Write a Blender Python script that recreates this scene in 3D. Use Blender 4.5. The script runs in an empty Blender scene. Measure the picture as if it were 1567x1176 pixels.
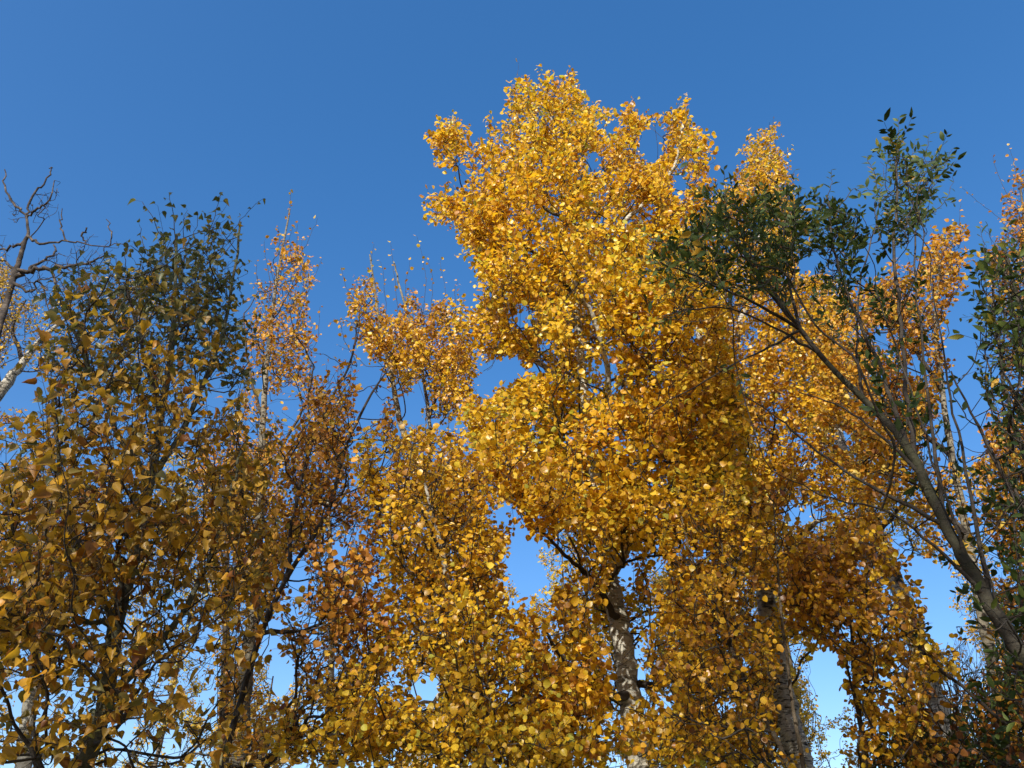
import bpy, math, random
import numpy as np
from mathutils import Vector

# ------------------------------------------------------------------ camera, sky, sun, exposure
S = bpy.context.scene
COL = S.collection
FPX = 1206.0                      # focal length in pixels of the 1567 px wide photograph
PITCH = math.radians(34.0)
CAMZ = 1.6
cam = bpy.data.cameras.new("camera")
cam.sensor_width = 36.0
cam.lens = FPX / 1567.0 * 36.0
cam.clip_start = 0.05
cam.clip_end = 3000
camo = bpy.data.objects.new("camera", cam)
COL.objects.link(camo)
camo.location = (0, 0, CAMZ)
camo.rotation_euler = (math.radians(90) + PITCH, 0, 0)
S.camera = camo

SUN_EL = math.radians(31.0)
SUN_AZ = math.radians(198.0)      # clockwise from +Y (the view direction): behind the viewer, a little to the left
world = bpy.data.worlds.new("World")
S.world = world
world.use_nodes = True
nt = world.node_tree
bg = nt.nodes["Background"]
sky = nt.nodes.new("ShaderNodeTexSky")
sky.sky_type = 'NISHITA'
sky.sun_disc = False
sky.sun_elevation = SUN_EL
sky.sun_rotation = SUN_AZ
sky.altitude = 900
sky.air_density = 1.0
sky.dust_density = 2.0
sky.ozone_density = 2.2
hs = nt.nodes.new("ShaderNodeHueSaturation")
hs.inputs['Saturation'].default_value = 1.365
hs.inputs['Hue'].default_value = 0.511
nt.links.new(sky.outputs[0], hs.inputs['Color'])
gm = nt.nodes.new("ShaderNodeGamma")
gm.inputs[1].default_value = 0.78
nt.links.new(hs.outputs[0], gm.inputs[0])
nt.links.new(gm.outputs[0], bg.inputs[0])
bg.inputs[1].default_value = 0.15

sl = bpy.data.lights.new("sun", 'SUN')
sl.energy = 3.9
sl.angle = math.radians(0.5)
sl.color = (1.0, 0.93, 0.82)
so = bpy.data.objects.new("sun", sl)
COL.objects.link(so)
sdir = Vector((math.sin(SUN_AZ) * math.cos(SUN_EL), math.cos(SUN_AZ) * math.cos(SUN_EL), math.sin(SUN_EL)))
so.rotation_euler = sdir.to_track_quat('Z', 'Y').to_euler()
so.location = (10, -10, 20)

S.view_settings.view_transform = 'Standard'
S.view_settings.look = 'None'
S.view_settings.exposure = 1.03
S.view_settings.gamma = 1.0
S.cycles.max_bounces = 8
S.cycles.transmission_bounces = 6
S.cycles.diffuse_bounces = 5

# ------------------------------------------------------------------ picture <-> place
CP, SP = math.cos(PITCH), math.sin(PITCH)


def at(px, py, Y):
    """point of the place seen at photo pixel (px, py) and standing Y metres ahead"""
    a = (np.asarray(px, float) - 783.5) / FPX
    b = (588.0 - np.asarray(py, float)) / FPX
    dy = CP - b * SP
    dz = SP + b * CP
    k = np.asarray(Y, float) / dy
    return np.stack([a * k, dy * k, CAMZ + dz * k], -1)


def proj(P):
    x, y, z = P[..., 0], P[..., 1], P[..., 2] - CAMZ
    d = y * CP + z * SP
    u = -y * SP + z * CP
    return 783.5 + FPX * x / d, 588.0 - FPX * u / d


def dist(P):
    return np.linalg.norm(P - np.array([0, 0, CAMZ]), axis=-1)


def inpoly(x, y, poly):
    c = np.zeros(x.shape, bool)
    n = len(poly)
    for i in range(n):
        x0, y0 = poly[i]
        x1, y1 = poly[(i + 1) % n]
        if y0 == y1:
            continue
        m = ((y0 > y) != (y1 > y)) & (x < (x1 - x0) * (y - y0) / (y1 - y0) + x0)
        c ^= m
    return c


# ------------------------------------------------------------------ materials
def nmat(name):
    m = bpy.data.materials.new(name)
    m.use_nodes = True
    t = m.node_tree
    for n in list(t.nodes):
        if n.type != 'OUTPUT_MATERIAL':
            t.nodes.remove(n)
    return m, t, t.nodes['Material Output']


def ramp(t, fac, stops, interp='LINEAR'):
    r = t.nodes.new("ShaderNodeValToRGB")
    r.color_ramp.interpolation = interp
    while len(r.color_ramp.elements) < len(stops):
        r.color_ramp.elements.new(0.5)
    for e, (p, c) in zip(r.color_ramp.elements, stops):
        e.position = p
        e.color = (*c, 1) if len(c) == 3 else c
    t.links.new(fac, r.inputs[0])
    return r.outputs[0]


def noise(t, vec, scale, detail=4, rough=0.55, dist_=0.0):
    n = t.nodes.new("ShaderNodeTexNoise")
    n.inputs['Scale'].default_value = scale
    n.inputs['Detail'].default_value = detail
    n.inputs['Roughness'].default_value = rough
    n.inputs['Distortion'].default_value = dist_
    t.links.new(vec, n.inputs['Vector'])
    return n.outputs['Fac']


def math_(t, op, a, b=None, clamp=False):
    n = t.nodes.new("ShaderNodeMath")
    n.operation = op
    n.use_clamp = clamp
    for i, v in enumerate((a, b)):
        if v is None:
            continue
        if isinstance(v, (int, float)):
            n.inputs[i].default_value = v
        else:
            t.links.new(v, n.inputs[i])
    return n.outputs[0]


def mixc(t, fac, a, b, mode='MIX'):
    n = t.nodes.new("ShaderNodeMix")
    n.data_type = 'RGBA'
    n.blend_type = mode
    if isinstance(fac, (int, float)):
        n.inputs[0].default_value = fac
    else:
        t.links.new(fac, n.inputs[0])
    for i, v in ((6, a), (7, b)):
        if isinstance(v, tuple):
            n.inputs[i].default_value = (*v, 1)
        else:
            t.links.new(v, n.inputs[i])
    return n.outputs[2]


def leaf_material(name, stops, trans=0.4, rough=0.45, spec=0.35, spots=True, tgain=1.25):
    m, t, out = nmat(name)
    at_ = t.nodes.new("ShaderNodeAttribute")
    at_.attribute_name = "leafco"
    sep = t.nodes.new("ShaderNodeSeparateXYZ")
    t.links.new(at_.outputs['Vector'], sep.inputs[0])
    across, along, tone = sep.outputs
    tc = t.nodes.new("ShaderNodeTexCoord")
    col = ramp(t, tone, stops)
    if spots:
        # blotches of decay on the blades
        n = noise(t, tc.outputs['Object'], 46, 3)
        f = ramp(t, n, [(0.60, (0, 0, 0)), (0.70, (1, 1, 1))])
        f = math_(t, 'MULTIPLY', f, 0.55)
        col = mixc(t, f, col, (0.16, 0.065, 0.015))
    # paler midrib and side veins
    ax = math_(t, 'ABSOLUTE', across)
    rib = math_(t, 'LESS_THAN', ax, 0.035)
    v = math_(t, 'SUBTRACT', math_(t, 'MULTIPLY', along, 7.0), math_(t, 'MULTIPLY', ax, 6.0))
    v = math_(t, 'FRACT', v)
    v = math_(t, 'LESS_THAN', v, 0.13)
    v = math_(t, 'MULTIPLY', math_(t, 'MAXIMUM', rib, math_(t, 'MULTIPLY', v, 0.45)), 0.35)
    col = mixc(t, v, col, mixc(t, 1.0, col, (1.5, 1.45, 1.6), 'MULTIPLY'))
    p = t.nodes.new("ShaderNodeBsdfPrincipled")
    t.links.new(col, p.inputs['Base Color'])
    p.inputs['Roughness'].default_value = rough
    p.inputs['Specular IOR Level'].default_value = spec
    tr = t.nodes.new("ShaderNodeBsdfTranslucent")
    tcol = mixc(t, 1.0, col, (tgain * 1.05, tgain, tgain * 0.55), 'MULTIPLY')
    t.links.new(tcol, tr.inputs['Color'])
    mx = t.nodes.new("ShaderNodeMixShader")
    mx.inputs[0].default_value = trans
    t.links.new(p.outputs[0], mx.inputs[1])
    t.links.new(tr.outputs[0], mx.inputs[2])
    t.links.new(mx.outputs[0], out.inputs[0])
    return m


GOLD = [(0.0, (0.20, 0.085, 0.018)), (0.18, (0.42, 0.18, 0.022)), (0.42, (0.60, 0.33, 0.018)),
        (0.68, (0.70, 0.455, 0.026)), (0.86, (0.70, 0.53, 0.05)), (1.0, (0.42, 0.42, 0.06))]
RUST = [(0.0, (0.11, 0.038, 0.012)), (0.25, (0.27, 0.10, 0.018)), (0.55, (0.47, 0.205, 0.022)),
        (0.8, (0.60, 0.32, 0.028)), (1.0, (0.56, 0.40, 0.06))]
POPLAR = [(0.0, (0.085, 0.100, 0.040)), (0.25, (0.130, 0.135, 0.045)), (0.42, (0.24, 0.18, 0.034)),
          (0.6, (0.36, 0.21, 0.026)), (0.8, (0.56, 0.33, 0.028)), (0.92, (0.46, 0.21, 0.022)), (1.0, (0.22, 0.085, 0.02))]
ELM = [(0.0, (0.026, 0.046, 0.016)), (0.5, (0.052, 0.080, 0.022)), (0.8, (0.105, 0.135, 0.030)),
       (0.92, (0.24, 0.20, 0.03)), (1.0, (0.45, 0.26, 0.03))]
BACK = [(0.0, (0.26, 0.14, 0.03)), (0.35, (0.46, 0.27, 0.04)), (0.7, (0.62, 0.40, 0.05)), (1.0, (0.50, 0.44, 0.09))]
M_GOLD = leaf_material("gold_aspen_leaf", GOLD, 0.43, 0.36, 0.5)
M_RUST = leaf_material("rusty_aspen_leaf", RUST, 0.38, 0.5, 0.35)
M_POP = leaf_material("poplar_leaf", POPLAR, 0.44, 0.42, 0.4)
M_ELM = leaf_material("elm_leaf", ELM, 0.28, 0.5, 0.15, spots=False)
M_BACK = leaf_material("pale_gold_leaf", BACK, 0.42, 0.5, 0.3, spots=False)


def bark_material(name, base, dark, light, marks=0.5, moss=0.0, scale=1.0, markcol=(0.025, 0.022, 0.018), bump=0.5):
    m, t, out = nmat(name)
    tc = t.nodes.new("ShaderNodeTexCoord")
    o = tc.outputs['Object']
    mp = t.nodes.new("ShaderNodeMapping")
    mp.inputs['Scale'].default_value = (1, 1, 4.5)
    t.links.new(o, mp.inputs[0])
    n1 = noise(t, o, 7 * scale, 6, 0.6)
    col = ramp(t, n1, [(0.3, dark), (0.5, base), (0.72, light)])
    # cross-grain lenticels and dark scars
    n2 = noise(t, mp.outputs[0], 13 * scale, 4, 0.6, 0.4)
    f2 = ramp(t, n2, [(0.60 - 0.08 * marks, (0, 0, 0)), (0.66, (1, 1, 1))])
    col = mixc(t, math_(t, 'MULTIPLY', f2, min(1, marks * 1.4)), col, markcol)
    n3 = noise(t, o, 3.2 * scale, 3, 0.5, 0.6)
    f3 = ramp(t, n3, [(0.60, (0, 0, 0)), (0.67, (1, 1, 1))])
    col = mixc(t, math_(t, 'MULTIPLY', f3, marks), col, markcol)
    if moss:
        n4 = noise(t, o, 5, 4)
        f4 = ramp(t, n4, [(0.45, (0, 0, 0)), (0.6, (1, 1, 1))])
        col = mixc(t, math_(t, 'MULTIPLY', f4, moss), col, (0.075, 0.085, 0.03))
    n5 = noise(t, o, 90 * scale, 3)
    col = mixc(t, 0.35, col, ramp(t, n5, [(0.3, (0.25, 0.25, 0.25)), (0.7, (1, 1, 1))]), 'MULTIPLY')
    p = t.nodes.new("ShaderNodeBsdfPrincipled")
    t.links.new(col, p.inputs['Base Color'])
    p.inputs['Roughness'].default_value = 0.85
    p.inputs['Specular IOR Level'].default_value = 0.25
    b = t.nodes.new("ShaderNodeBump")
    b.inputs['Strength'].default_value = bump
    b.inputs['Distance'].default_value = 0.018
    h = math_(t, 'SUBTRACT', noise(t, o, 30 * scale, 5), math_(t, 'MULTIPLY', f2, 0.6))
    t.links.new(h, b.inputs['Height'])
    t.links.new(b.outputs[0], p.inputs['Normal'])
    t.links.new(p.outputs[0], out.inputs[0])
    return m


B_ASPEN = bark_material("aspen_bark", (0.42, 0.40, 0.33), (0.26, 0.24, 0.19), (0.58, 0.56, 0.48), 0.5, bump=0.8)
B_BIRCH = bark_material("birch_bark", (0.47, 0.44, 0.37), (0.28, 0.25, 0.20), (0.62, 0.59, 0.52), 1.0, 0.0, 1.3, bump=0.9)
B_YOUNG = bark_material("young_bark", (0.10, 0.078, 0.052), (0.05, 0.04, 0.028), (0.17, 0.14, 0.10), 0.35, 0.0, 1.6)
B_POP = bark_material("poplar_bark", (0.105, 0.10, 0.06), (0.055, 0.05, 0.03), (0.16, 0.15, 0.09), 0.3, 0.5, 1.6)
B_DARK = bark_material("dark_bark", (0.055, 0.045, 0.036), (0.028, 0.023, 0.018), (0.10, 0.085, 0.068), 0.3, 0.0, 1.6)
B_GREY = bark_material("grey_bark", (0.19, 0.17, 0.125), (0.10, 0.088, 0.066), (0.29, 0.265, 0.21), 0.7, 0.0, 1.5)
B_ELM = bark_material("elm_bark", (0.040, 0.034, 0.025), (0.016, 0.014, 0.010), (0.085, 0.078, 0.055), 0.5, 0.25, 1.3)  # dark brown bark, darkened further to carry the shade on the leaning stem
B_DEAD = bark_material("dead_bark", (0.045, 0.035, 0.028), (0.018, 0.014, 0.012), (0.16, 0.13, 0.105), 0.3, 0.0, 1.6)

# ------------------------------------------------------------------ mesh helpers
class Mesh:
    def __init__(self):
        self.v, self.f, self.n = [], [], 0

    def add(self, v, f):
        self.v.append(v)
        self.f.append(f + self.n)
        self.n += len(v)

    def build(self, name, mat, parent, origin, co=None):
        v = np.concatenate(self.v).astype(np.float32) - np.asarray(origin, np.float32)
        f = np.concatenate(self.f).astype(np.int32)
        me = bpy.data.meshes.new(name)
        me.vertices.add(len(v))
        me.vertices.foreach_set("co", v.ravel())
        me.loops.add(f.size)
        me.loops.foreach_set("vertex_index", f.ravel())
        me.polygons.add(len(f))
        k = f.shape[1]
        me.polygons.foreach_set("loop_start", np.arange(0, f.size, k, dtype=np.int32))
        me.polygons.foreach_set("loop_total", np.full(len(f), k, np.int32))
        me.update(calc_edges=True)
        me.polygons.foreach_set("use_smooth", np.ones(len(f), bool))
        if co is not None:
            a = me.attributes.new("leafco", 'FLOAT_VECTOR', 'POINT')
            a.data.foreach_set("vector", co.astype(np.float32).ravel())
        me.materials.append(mat)
        o = bpy.data.objects.new(name, me)
        COL.objects.link(o)
        o.parent = parent
        return o


def smooth(P, R, sub):
    """Catmull-Rom through P with linear radii"""
    P = np.asarray(P, float)
    n = len(P)
    if n < 2:
        return P, np.asarray(R, float)
    E = np.vstack([2 * P[0] - P[1], P, 2 * P[-1] - P[-2]])
    out, rr = [], []
    for i in range(n - 1):
        p0, p1, p2, p3 = E[i:i + 4]
        for s in range(sub):
            t = s / sub
            out.append(0.5 * ((2 * p1) + (-p0 + p2) * t + (2 * p0 - 5 * p1 + 4 * p2 - p3) * t * t + (-p0 + 3 * p1 - 3 * p2 + p3) * t ** 3))
            rr.append(R[i] + (R[i + 1] - R[i]) * t)
    out.append(P[-1])
    rr.append(R[-1])
    return np.array(out), np.array(rr)


def tube(mesh, P, R, sides, rng=None, lump=0.0):
    P = np.asarray(P, float)
    n = len(P)
    T = np.gradient(P, axis=0)
    T /= np.linalg.norm(T, axis=1)[:, None] + 1e-9
    a = np.array([1.0, 0.13, 0.07])
    if abs(T[0] @ a) > 0.9:
        a = np.array([0.0, 1, 0.1])
    U = np.zeros_like(P)
    for i in range(n):
        a = a - T[i] * (a @ T[i])
        a /= np.linalg.norm(a) + 1e-9
        U[i] = a
    V = np.cross(T, U)
    th = np.arange(sides) / sides * 2 * math.pi
    rad = np.repeat(np.asarray(R, float)[:, None], sides, 1)
    if lump:
        k = rng.normal(size=(n, sides))
        k = (k + np.roll(k, 1, 1) + np.roll(k, -1, 1)) / 2
        k[1:-1] = (k[1:-1] + k[:-2] + k[2:]) / 2.2
        rad = rad * (1 + lump * k)
    v = P[:, None] + rad[..., None] * (np.cos(th)[None, :, None] * U[:, None] + np.sin(th)[None, :, None] * V[:, None])
    i = np.arange(n - 1)[:, None] * sides
    j = np.arange(sides)[None]
    j2 = (j + 1) % sides
    f = np.stack([i + j, i + j2, i + sides + j2, i + sides + j], -1).reshape(-1, 4)
    mesh.add(v.reshape(-1, 3), f)


def rods(mesh, A, B, ra, rb, sides=3):
    """many straight tapered rods at once"""
    A, B = np.asarray(A), np.asarray(B)
    T = B - A
    T /= np.linalg.norm(T, axis=1)[:, None] + 1e-9
    a = np.where(np.abs(T[:, 2:3]) > 0.8, np.array([[1.0, 0, 0]]), np.array([[0, 0, 1.0]]))
    U = np.cross(T, a)
    U /= np.linalg.norm(U, axis=1)[:, None] + 1e-9
    V = np.cross(T, U)
    th = np.arange(sides) / sides * 2 * math.pi
    ring = np.cos(th)[None, :, None] * U[:, None] + np.sin(th)[None, :, None] * V[:, None]
    ra = np.broadcast_to(ra, len(A))[:, None, None]
    rb = np.broadcast_to(rb, len(A))[:, None, None]
    v = np.concatenate([A[:, None] + ring * ra, B[:, None] + ring * rb], 1)
    j = np.arange(sides)
    j2 = (j + 1) % sides
    f1 = np.stack([j, j2, sides + j2, sides + j], -1)
    f = (f1[None] + (np.arange(len(A)) * 2 * sides)[:, None, None]).reshape(-1, 4)
    mesh.add(v.reshape(-1, 3), f)


# leaf outlines: half width at stations along the blade (x across, y along, 0..1)
SHAPES = {
    'aspen': [(0.0, 0.0), (0.05, 0.24), (0.20, 0.45), (0.45, 0.50), (0.72, 0.36), (0.88, 0.17), (1.0, 0.0)],
    'poplar': [(0.0, 0.0), (0.03, 0.20), (0.14, 0.38), (0.32, 0.42), (0.58, 0.27), (0.80, 0.10), (1.0, 0.0)],
    'elm': [(0.0, 0.0), (0.10, 0.10), (0.40, 0.225), (0.74, 0.15), (1.0, 0.0)],
}


def leaf_template(kind, fold, curl):
    st = SHAPES[kind]
    n = len(st)
    v, co = [], []
    for (y, w) in st:
        v.append((0, y, -curl * y * y))
        co.append((0, y))
    for s in (-1, 1):
        for (y, w) in st[1:-1]:
            v.append((s * w, y - 0.06 * max(0, 0.2 - y) / 0.2, -curl * y * y + fold * w - 0.3 * fold * w * (y > 0.5) + 0.04 * s * math.sin(y * 7)))
            co.append((s * w * 2, y))
    tri = []
    for b, flip in ((n, False), (2 * n - 2, True)):
        q = [(0, 1, b)]
        for k in range(1, n - 2):
            q += [(k, k + 1, b + k), (k, b + k, b + k - 1)]
        q.append((n - 2, n - 1, b + n - 3))
        for a in q:
            tri.append(a if not flip else (a[0], a[2], a[1]))
    return np.array(v, float), np.array(co, float), np.array(tri)


def leaves_mesh(rng, P, D, N, size, tone, kind):
    """P base points, D blade directions, N approximate normals"""
    n = len(P)
    D = D / (np.linalg.norm(D, axis=1)[:, None] + 1e-9)
    X = np.cross(D, N)
    X /= np.linalg.norm(X, axis=1)[:, None] + 1e-9
    Z = np.cross(X, D)
    variants = [leaf_template(kind, fo, cu) for fo, cu in (((0.35, 0.10), (0.12, 0.22), (0.6, 0.0), (-0.2, 0.15), (0.3, -0.12)) if kind != 'poplar' else ((0.8, 0.2), (0.3, 0.3), (1.3, 0.1), (0.6, 0.4), (0.3, 0.0)))]
    which = rng.integers(0, len(variants), n)
    V = np.array([v[0] for v in variants])[which]
    C = variants[0][1]
    F = variants[0][2]
    wid = rng.uniform(0.80, 1.12, n) if kind != 'poplar' else rng.uniform(0.68, 0.98, n)
    sz = size[:, None, None]
    pts = P[:, None] + sz * (V[..., 0:1] * wid[:, None, None] * X[:, None] + V[..., 1:2] * D[:, None] + V[..., 2:3] * Z[:, None])
    k = V.shape[1]
    f = (F[None] + (np.arange(n) * k)[:, None, None]).reshape(-1, 3)
    co = np.empty((n, k, 3))
    co[..., 0:2] = C[None]
    co[..., 2] = np.clip(tone, 0, 1)[:, None]
    return pts.reshape(-1, 3), f, co.reshape(-1, 3)


LSCALE = {'aspen': 0.57, 'poplar': 0.63, 'elm': 0.66}


def unit(v):
    return v / (np.linalg.norm(v, axis=-1, keepdims=True) + 1e-9)


# openings in the crowns (photo pixel centre, half width, half height) and windows before the trunks (with distance)
GAPS = [(812, 882, 22, 30), (625, 625, 26, 24), (565, 610, 24, 46), (500, 540, 20, 40), (590, 705, 14, 14), (545, 735, 10, 18), (455, 880, 18, 40),
        (430, 1030, 20, 36), (650, 1060, 26, 28), (600, 1040, 14, 18), (140, 940, 24, 16), (270, 945, 22, 18), (60, 1120, 18, 26), (190, 1130, 18, 28),
        (322, 1080, 12, 46), (270, 1130, 18, 24), (1217, 790, 28, 14), (1270, 1045, 26, 58), (1405, 870, 26, 20), (1440, 950, 22, 36), (1475, 560, 14, 70),
        (1490, 680, 18, 30), (1240, 402, 18, 18), (1068, 511, 13, 13), (957, 874, 14, 16), (1110, 1080, 26, 12), (1018, 1075, 14, 16), (480, 960, 12, 24), (978, 1040, 8, 26),
        (510, 1020, 16, 20), (385, 660, 12, 20), (400, 590, 8, 18), (110, 1080, 14, 16), (350, 860, 10, 20), (770, 700, 10, 8), (440, 760, 8, 18), (75, 985, 16, 14), (160, 1095, 14, 16), (230, 1030, 14, 20), (20, 1000, 14, 18), (200, 900, 12, 12), (300, 985, 14, 18),
        (1140, 1010, 10, 12), (1500, 620, 16, 24), (780, 1060, 12, 14), (1060, 960, 10, 10), (20, 700, 12, 10)]
WINDOWS = [(946, 960, 22, 110, 5.0), (868, 856, 46, 44, 4.5), (975, 870, 30, 22, 4.4), (928, 570, 13, 44, 4.6), (900, 485, 16, 36, 4.5), (884, 530, 10, 36, 4.7), (915, 700, 10, 30, 4.8), (835, 560, 20, 10, 4.9), (1030, 260, 8, 24, 4.6), (1205, 1100, 20, 70, 6.2), (381, 1010, 12, 110, 5.4), (1441, 1092, 18, 44, 7.8),
           (1505, 930, 12, 100, 5.4), (1395, 700, 20, 60, 3.3), (1290, 675, 14, 20, 7.8), (1170, 920, 14, 24, 6.2), (975, 328, 30, 18, 4.85),
           (20, 580, 30, 24, 8.2), (845, 330, 12, 14, 4.9), (613, 640, 8, 30, 6.4), (915, 740, 10, 20, 5.0), (170, 1000, 10, 60, 3.1), (398, 780, 8, 60, 5.3)]


def open_air(P, holes=()):
    x, y = proj(P)
    k = np.ones(len(P), bool)
    for (hx, hy, hw, hh) in list(holes) + GAPS:
        k &= ((x - hx) / hw) ** 2 + ((y - hy) / hh) ** 2 > 0.9
    for (hx, hy, hw, hh, Y) in WINDOWS:
        k &= (((x - hx) / hw) ** 2 + ((y - hy) / hh) ** 2 > 1) | (P[:, 1] > Y)
    return k


# ------------------------------------------------------------------ the tree builder
def path3d(pts, Y):
    """pixels -> points; Y scalar, pair (start, end) or list"""
    pts = np.array(pts, float)
    n = len(pts)
    if np.isscalar(Y):
        Y = np.full(n, float(Y))
    elif len(Y) == 2 and n != 2:
        Y = np.linspace(Y[0], Y[1], n)
    return at(pts[:, 0], pts[:, 1], np.array(Y, float))


def tree(kind, label, cat, group, seed, trunk, Y, width, polys=(), limbs=(), whips=(), holes=(), depth=0.8,
         nattr=600, nleaf=4000, leaf='aspen', lsize=0.05, lmat=None, bark=None, twigmat=None, tone=(0.5, 0.18),
         tonef=None, clump=0.13, bf=0.35, up=0.35, per=(4, 8), shoot=(0.06, 0.20), droop=0.5, weights=None,
         petioles=True, tworld=None, ground=True, twr=0.0013, dback=0.5, branch_name='branch', facing=0.5, kink=0.003):
    rng = np.random.default_rng(seed)
    nleaf = int(nleaf * {'aspen': 1.32, 'poplar': 1.1, 'elm': 1.0}[leaf])
    # trunk
    T = path3d(trunk, Y) if tworld is None else np.array(tworld, float)
    W = np.interp(np.linspace(0, 1, len(T)), np.linspace(0, 1, len(width)), width)
    R = W / 2 * dist(T) / FPX if tworld is None else W
    if ground:
        s = (T[0] - T[1])
        k = T[0][2] / max(abs(s[2]), 1e-3)
        base = T[0] + np.array([np.clip(s[0] * k, -0.25, 0.25), np.clip(s[1] * k, -0.2, 0.2), 0])
        base[2] = -0.12
        mid = (T[0] * 0.5 + base * 0.5)
        T = np.vstack([base, mid, T])
        R = np.concatenate([[R[0] * 1.6, R[0] * 1.15], R])
    org = np.array([T[0][0], T[0][1], 0.0])
    root = bpy.data.objects.new(kind, None)
    root.location = org
    root.empty_display_size = 0.3
    COL.objects.link(root)
    root['label'] = label
    root['category'] = cat
    if group:
        root['group'] = group
    Ts, Rs = smooth(T, R, 7)
    jit = rng.normal(size=Ts.shape) * (Rs * 0.10)[:, None]
    jit[:, 2] = 0
    Ts = Ts + jit
    m = Mesh()
    tube(m, Ts, Rs, 14 if R.max() > 0.03 else 8, rng, 0.05)
    m.build("trunk", bark, root, org)
    # skeleton nodes
    NP = [p for p in Ts]
    NL = list(np.concatenate([[0], np.cumsum(np.linalg.norm(np.diff(Ts, axis=0), axis=1))]) * 0.6)
    NR = list(Rs)
    fixed = len(NP)
    for L in limbs:
        lp, ly, lw = L[:3]
        P = path3d(lp, ly)
        d = np.linalg.norm(np.array(NP) - P[0], axis=1)
        j = int(d.argmin())
        P[0] = NP[j]
        W = np.linspace(lw[0], lw[1], len(P)) / 2 * dist(P) / FPX
        W[0] = min(W[0] * 1.25, NR[j] * 0.9)
        Ps, Ws = smooth(P, W, 5)
        Ps[1:] += rng.normal(size=Ps[1:].shape) * (kink + Ws[1:, None] * 0.15)
        m = Mesh()
        tube(m, Ps, Ws, 8, rng, 0.07)
        m.build(branch_name, twigmat if (lw[0] < 8 or len(L) > 3) and twigmat else bark, root, org)
        l0 = NL[j]
        cl = np.concatenate([[0], np.cumsum(np.linalg.norm(np.diff(Ps, axis=0), axis=1))])
        for p, l, r in zip(Ps[1:], cl[1:], Ws[1:]):
            NP.append(p); NL.append(l0 + l * 0.6); NR.append(r)
    nseed = len(NP)
    # attractors inside the crown volume
    pts = []
    if len(polys):
        areas = []
        for pl in polys:
            a = np.array(pl, float)
            areas.append(abs(np.sum(a[:, 0] * np.roll(a[:, 1], -1) - np.roll(a[:, 0], -1) * a[:, 1])) / 2)
        areas = np.array(areas) * (np.array(weights) if weights else 1)
        for pl, share in zip(polys, areas / areas.sum()):
            a = np.array(pl, float)
            x0, y0 = a.min(0); x1, y1 = a.max(0)
            want = int(nattr * share) + 3
            # clump centres, then points round them
            def sample(k):
                out = np.zeros((0, 2))
                while len(out) < k:
                    q = rng.uniform((x0, y0), (x1, y1), (k * 3 + 20, 2))
                    q = q[inpoly(q[:, 0], q[:, 1], pl)]
                    for (hx, hy, hw, hh) in holes:
                        q = q[((q[:, 0] - hx) / hw) ** 2 + ((q[:, 1] - hy) / hh) ** 2 > 1]
                    out = np.vstack([out, q])
                return out[:k]
            nc = max(6, want // 7)
            c = sample(nc)
            # depth envelope from the local width of the crown
            yy = np.linspace(y0, y1, 24)
            xs = np.linspace(x0, x1, 60)
            G = inpoly(*[g.ravel() for g in np.meshgrid(xs, yy)], pl).reshape(24, 60)
            lo = np.array([xs[g].min() if g.any() else np.nan for g in G])
            hi = np.array([xs[g].max() if g.any() else np.nan for g in G])
            ok = ~np.isnan(lo)
            l_ = np.interp(c[:, 1], yy[ok], lo[ok]); h_ = np.interp(c[:, 1], yy[ok], hi[ok])
            hw = np.maximum((h_ - l_) / 2, 12)
            u = np.clip((c[:, 0] - (l_ + h_) / 2) / hw, -1, 1)
            env = np.sqrt(1 - u * u * 0.85) * np.minimum(1, hw / (0.42 * (x1 - x0) / 2 + 1))
            # depth of the nearest trunk/limb node at this height of the picture
            SPx, SPy = proj(np.array(NP))
            d2 = (SPx[None] - c[:, 0:1]) ** 2 + (SPy[None] - c[:, 1:2]) ** 2
            yb = np.array(NP)[d2.argmin(1), 1]
            sgn = rng.uniform(-1, 1, nc)
            sgn = np.sign(sgn) * np.abs(sgn) ** 0.8
            Yc = yb + depth * env * (sgn + (dback - 0.5))
            C3 = at(c[:, 0], c[:, 1], np.maximum(Yc, 1.2))
            idx = rng.integers(0, nc, want * 2)
            q = C3[idx] + rng.normal(size=(want * 2, 3)) * clump
            qx, qy = proj(q)
            k = inpoly(qx, qy, pl)
            k &= open_air(q, holes)
            q = q[k & (q[:, 2] > 0.3)][:want]
            pts.append(q)
    parent = [-1] * nseed
    tree_nodes = nseed
    if pts:
        A = np.concatenate(pts)
        n = len(A)
        P0 = np.array(NP); L0 = np.array(NL)
        best = np.full(n, 1e9); bj = np.zeros(n, int); bl = np.zeros(n)

        def relax(p, l, j):
            v = A - p
            d = np.linalg.norm(v, axis=1)
            cost = d - up * v[:, 2] * 0.6 + bf * l
            mk = cost < best
            best[mk] = cost[mk]; bj[mk] = j; bl[mk] = l + d[mk]
        for j in range(nseed):
            if j < fixed and j < 0.18 * fixed:
                continue
            relax(P0[j], L0[j], j)
        left = np.ones(n, bool)
        bm = best.copy()
        newidx = np.zeros(n, int)
        for _ in range(n):
            sc = np.where(left, best, 1e12)
            i = int(sc.argmin())
            left[i] = False
            NP.append(A[i]); NL.append(bl[i]); NR.append(0)
            parent.append(int(bj[i]))
            j = len(NP) - 1
            relax(A[i], bl[i], j)
    # whips: traced free shoots
    whip_leaf = []
    wm = []
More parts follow.
